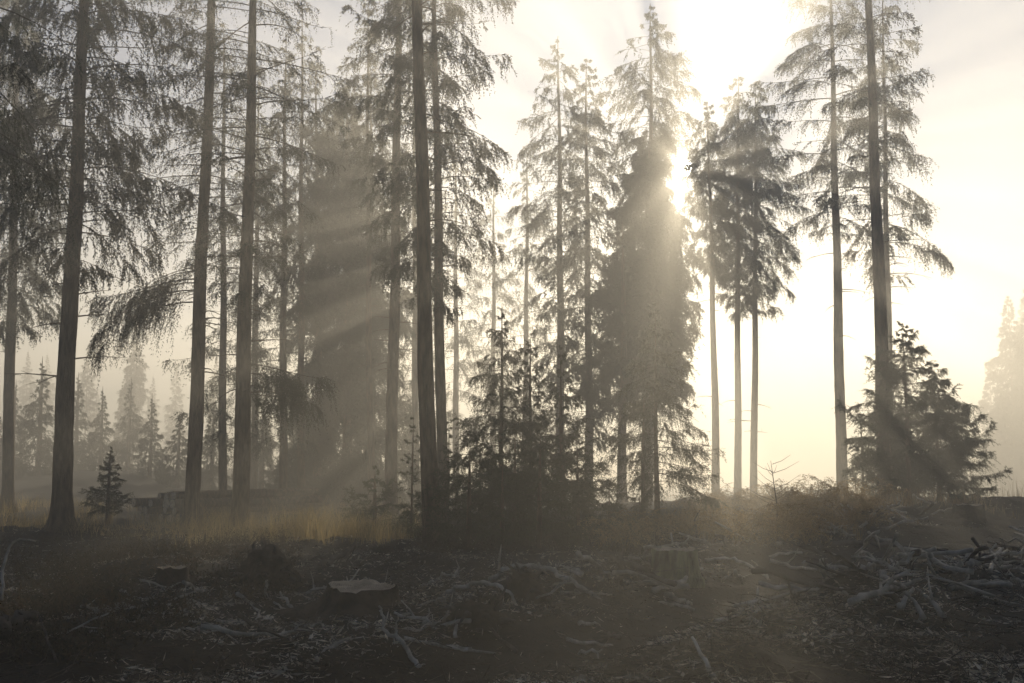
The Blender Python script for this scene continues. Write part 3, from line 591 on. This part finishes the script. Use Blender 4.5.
spots = [(708, 532), (722, 540), (735, 545), (748, 538), (760, 547), (772, 536), (785, 541), (797, 533), (806, 545), (816, 536), (826, 528), (690, 540), (715, 522), (742, 524), (770, 521), (800, 520), (838, 532), (852, 524), (868, 530), (695, 512), (708, 508), (720, 511), (733, 507), (746, 510), (758, 507), (770, 511), (783, 507), (796, 510), (808, 508), (820, 511), (832, 507), (845, 510), (857, 508), (870, 511), (760, 514), (790, 515), (815, 516), (600, 548), (625, 552), (648, 545), (664, 540)]
for k_, (px, py) in enumerate(spots):
    p = gp(px, py); s = .75+.55*rng.random()
    if k_ < 3: bv[k_].location = Vector(p); bv[k_].scale = (s, s, s)
    else: dup(bv[k_ % 3], p, rng.random()*6.28, s, bk, bkg)
b = gp(778, 540); e = empty('dead_sapling', b, 'thin leafless sapling standing among the bracken before the bright fog', 'sapling'); mb = MB(); rng = R(720)
tube(mb, [[0, 0, -.1], [0, .02, .6], [-.05, 0, 1.0], [-.09, 0, 1.35]], [.014, .011, .008, .003], 5, 0)
for _ in range(14):
    z = .5+.8*rng.random(); ph = rng.random()*6.28; L = .2+.4*rng.random(); d = np.array([math.cos(ph), math.sin(ph), .35])
    pt = np.array([-.05*z, 0, z]); tube(mb, [pt, pt+d*L*.5, pt+d*L+[0, 0, .05]], [.006, .004, .002], 3, 0, False)
mb.obj('stem', ['darkstick'], e)

# ------------------------------------------------------------------ air, sky, sun
SUN = nrm(ray(684, 168)); el = math.asin(SUN[2]); azm = math.atan2(SUN[0], SUN[1])
hz = MB(); x0, x1, y0, y1, z0, z1 = -240, 240, -70, 245, -5.5, 23.8
hz.add([(x, y, z) for x in (x0, x1) for y in (y0, y1) for z in (z0, z1)], None, [(0, 1, 3, 2), (4, 6, 7, 5), (0, 4, 5, 1), (2, 3, 7, 6), (0, 2, 6, 4), (1, 5, 7, 3)])
m = bpy.data.materials.new('haze_air'); m.use_nodes = True; m.node_tree.nodes.clear()
pv = m.node_tree.nodes.new('ShaderNodeVolumePrincipled'); mo = m.node_tree.nodes.new('ShaderNodeOutputMaterial'); m.node_tree.links.new(pv.outputs[0], mo.inputs['Volume'])
pv.inputs['Density'].default_value = .0132; pv.inputs['Color'].default_value = (.97, .935, .86, 1); pv.inputs['Anisotropy'].default_value = .58
M['haze'] = m; tag(hz.obj('haze', ['haze']), kind='stuff')
w = bpy.data.worlds.new('World'); sc.world = w; w.use_nodes = True; N, L = w.node_tree.nodes, w.node_tree.links
bg = N['Background']; sk = N.new('ShaderNodeTexSky'); sk.sky_type = 'NISHITA'; sk.sun_disc = False; sk.sun_elevation = el; sk.sun_rotation = azm
sk.dust_density = .3; sk.ozone_density = 4.0; sk.air_density = .8; bg.inputs[1].default_value = .05; L.new(sk.outputs[0], bg.inputs[0])
dn = N.new('ShaderNodeTexCoord'); vm = N.new('ShaderNodeVectorMath'); vm.operation = 'DOT_PRODUCT'; vm.inputs[1].default_value = tuple(SUN)
L.new(dn.outputs['Generated'], vm.inputs[0]); mr = N.new('ShaderNodeMapRange'); L.new(vm.outputs['Value'], mr.inputs[0])
mr.inputs['From Min'].default_value = math.cos(math.radians(.45)); mr.inputs['From Max'].default_value = math.cos(math.radians(.25)); mr.inputs['To Max'].default_value = 40
b2 = N.new('ShaderNodeBackground'); b2.inputs[0].default_value = (1, .93, .8, 1); L.new(mr.outputs[0], b2.inputs[1])
ad = N.new('ShaderNodeAddShader'); L.new(bg.outputs[0], ad.inputs[0]); L.new(b2.outputs[0], ad.inputs[1]); L.new(ad.outputs[0], N['World Output'].inputs['Surface'])
sl = bpy.data.lights.new('sun', 'SUN'); sl.energy = 5.0; sl.angle = math.radians(.6); sl.color = (1, .872, .66)
so = link('sun', sl); so.rotation_euler = Vector(SUN).to_track_quat('Z', 'Y').to_euler()
sc.view_settings.view_transform = 'Standard'; sc.view_settings.look = 'None'; sc.view_settings.gamma = 1; sc.view_settings.exposure = .74
cy = sc.cycles; cy.use_denoising = True; cy.volume_bounces = 0; cy.max_bounces = 5; cy.diffuse_bounces = 2; cy.transmission_bounces = 2; cy.transparent_max_bounces = 4
cy.sample_clamp_indirect = 4; cy.use_adaptive_sampling = True; cy.adaptive_threshold = .02
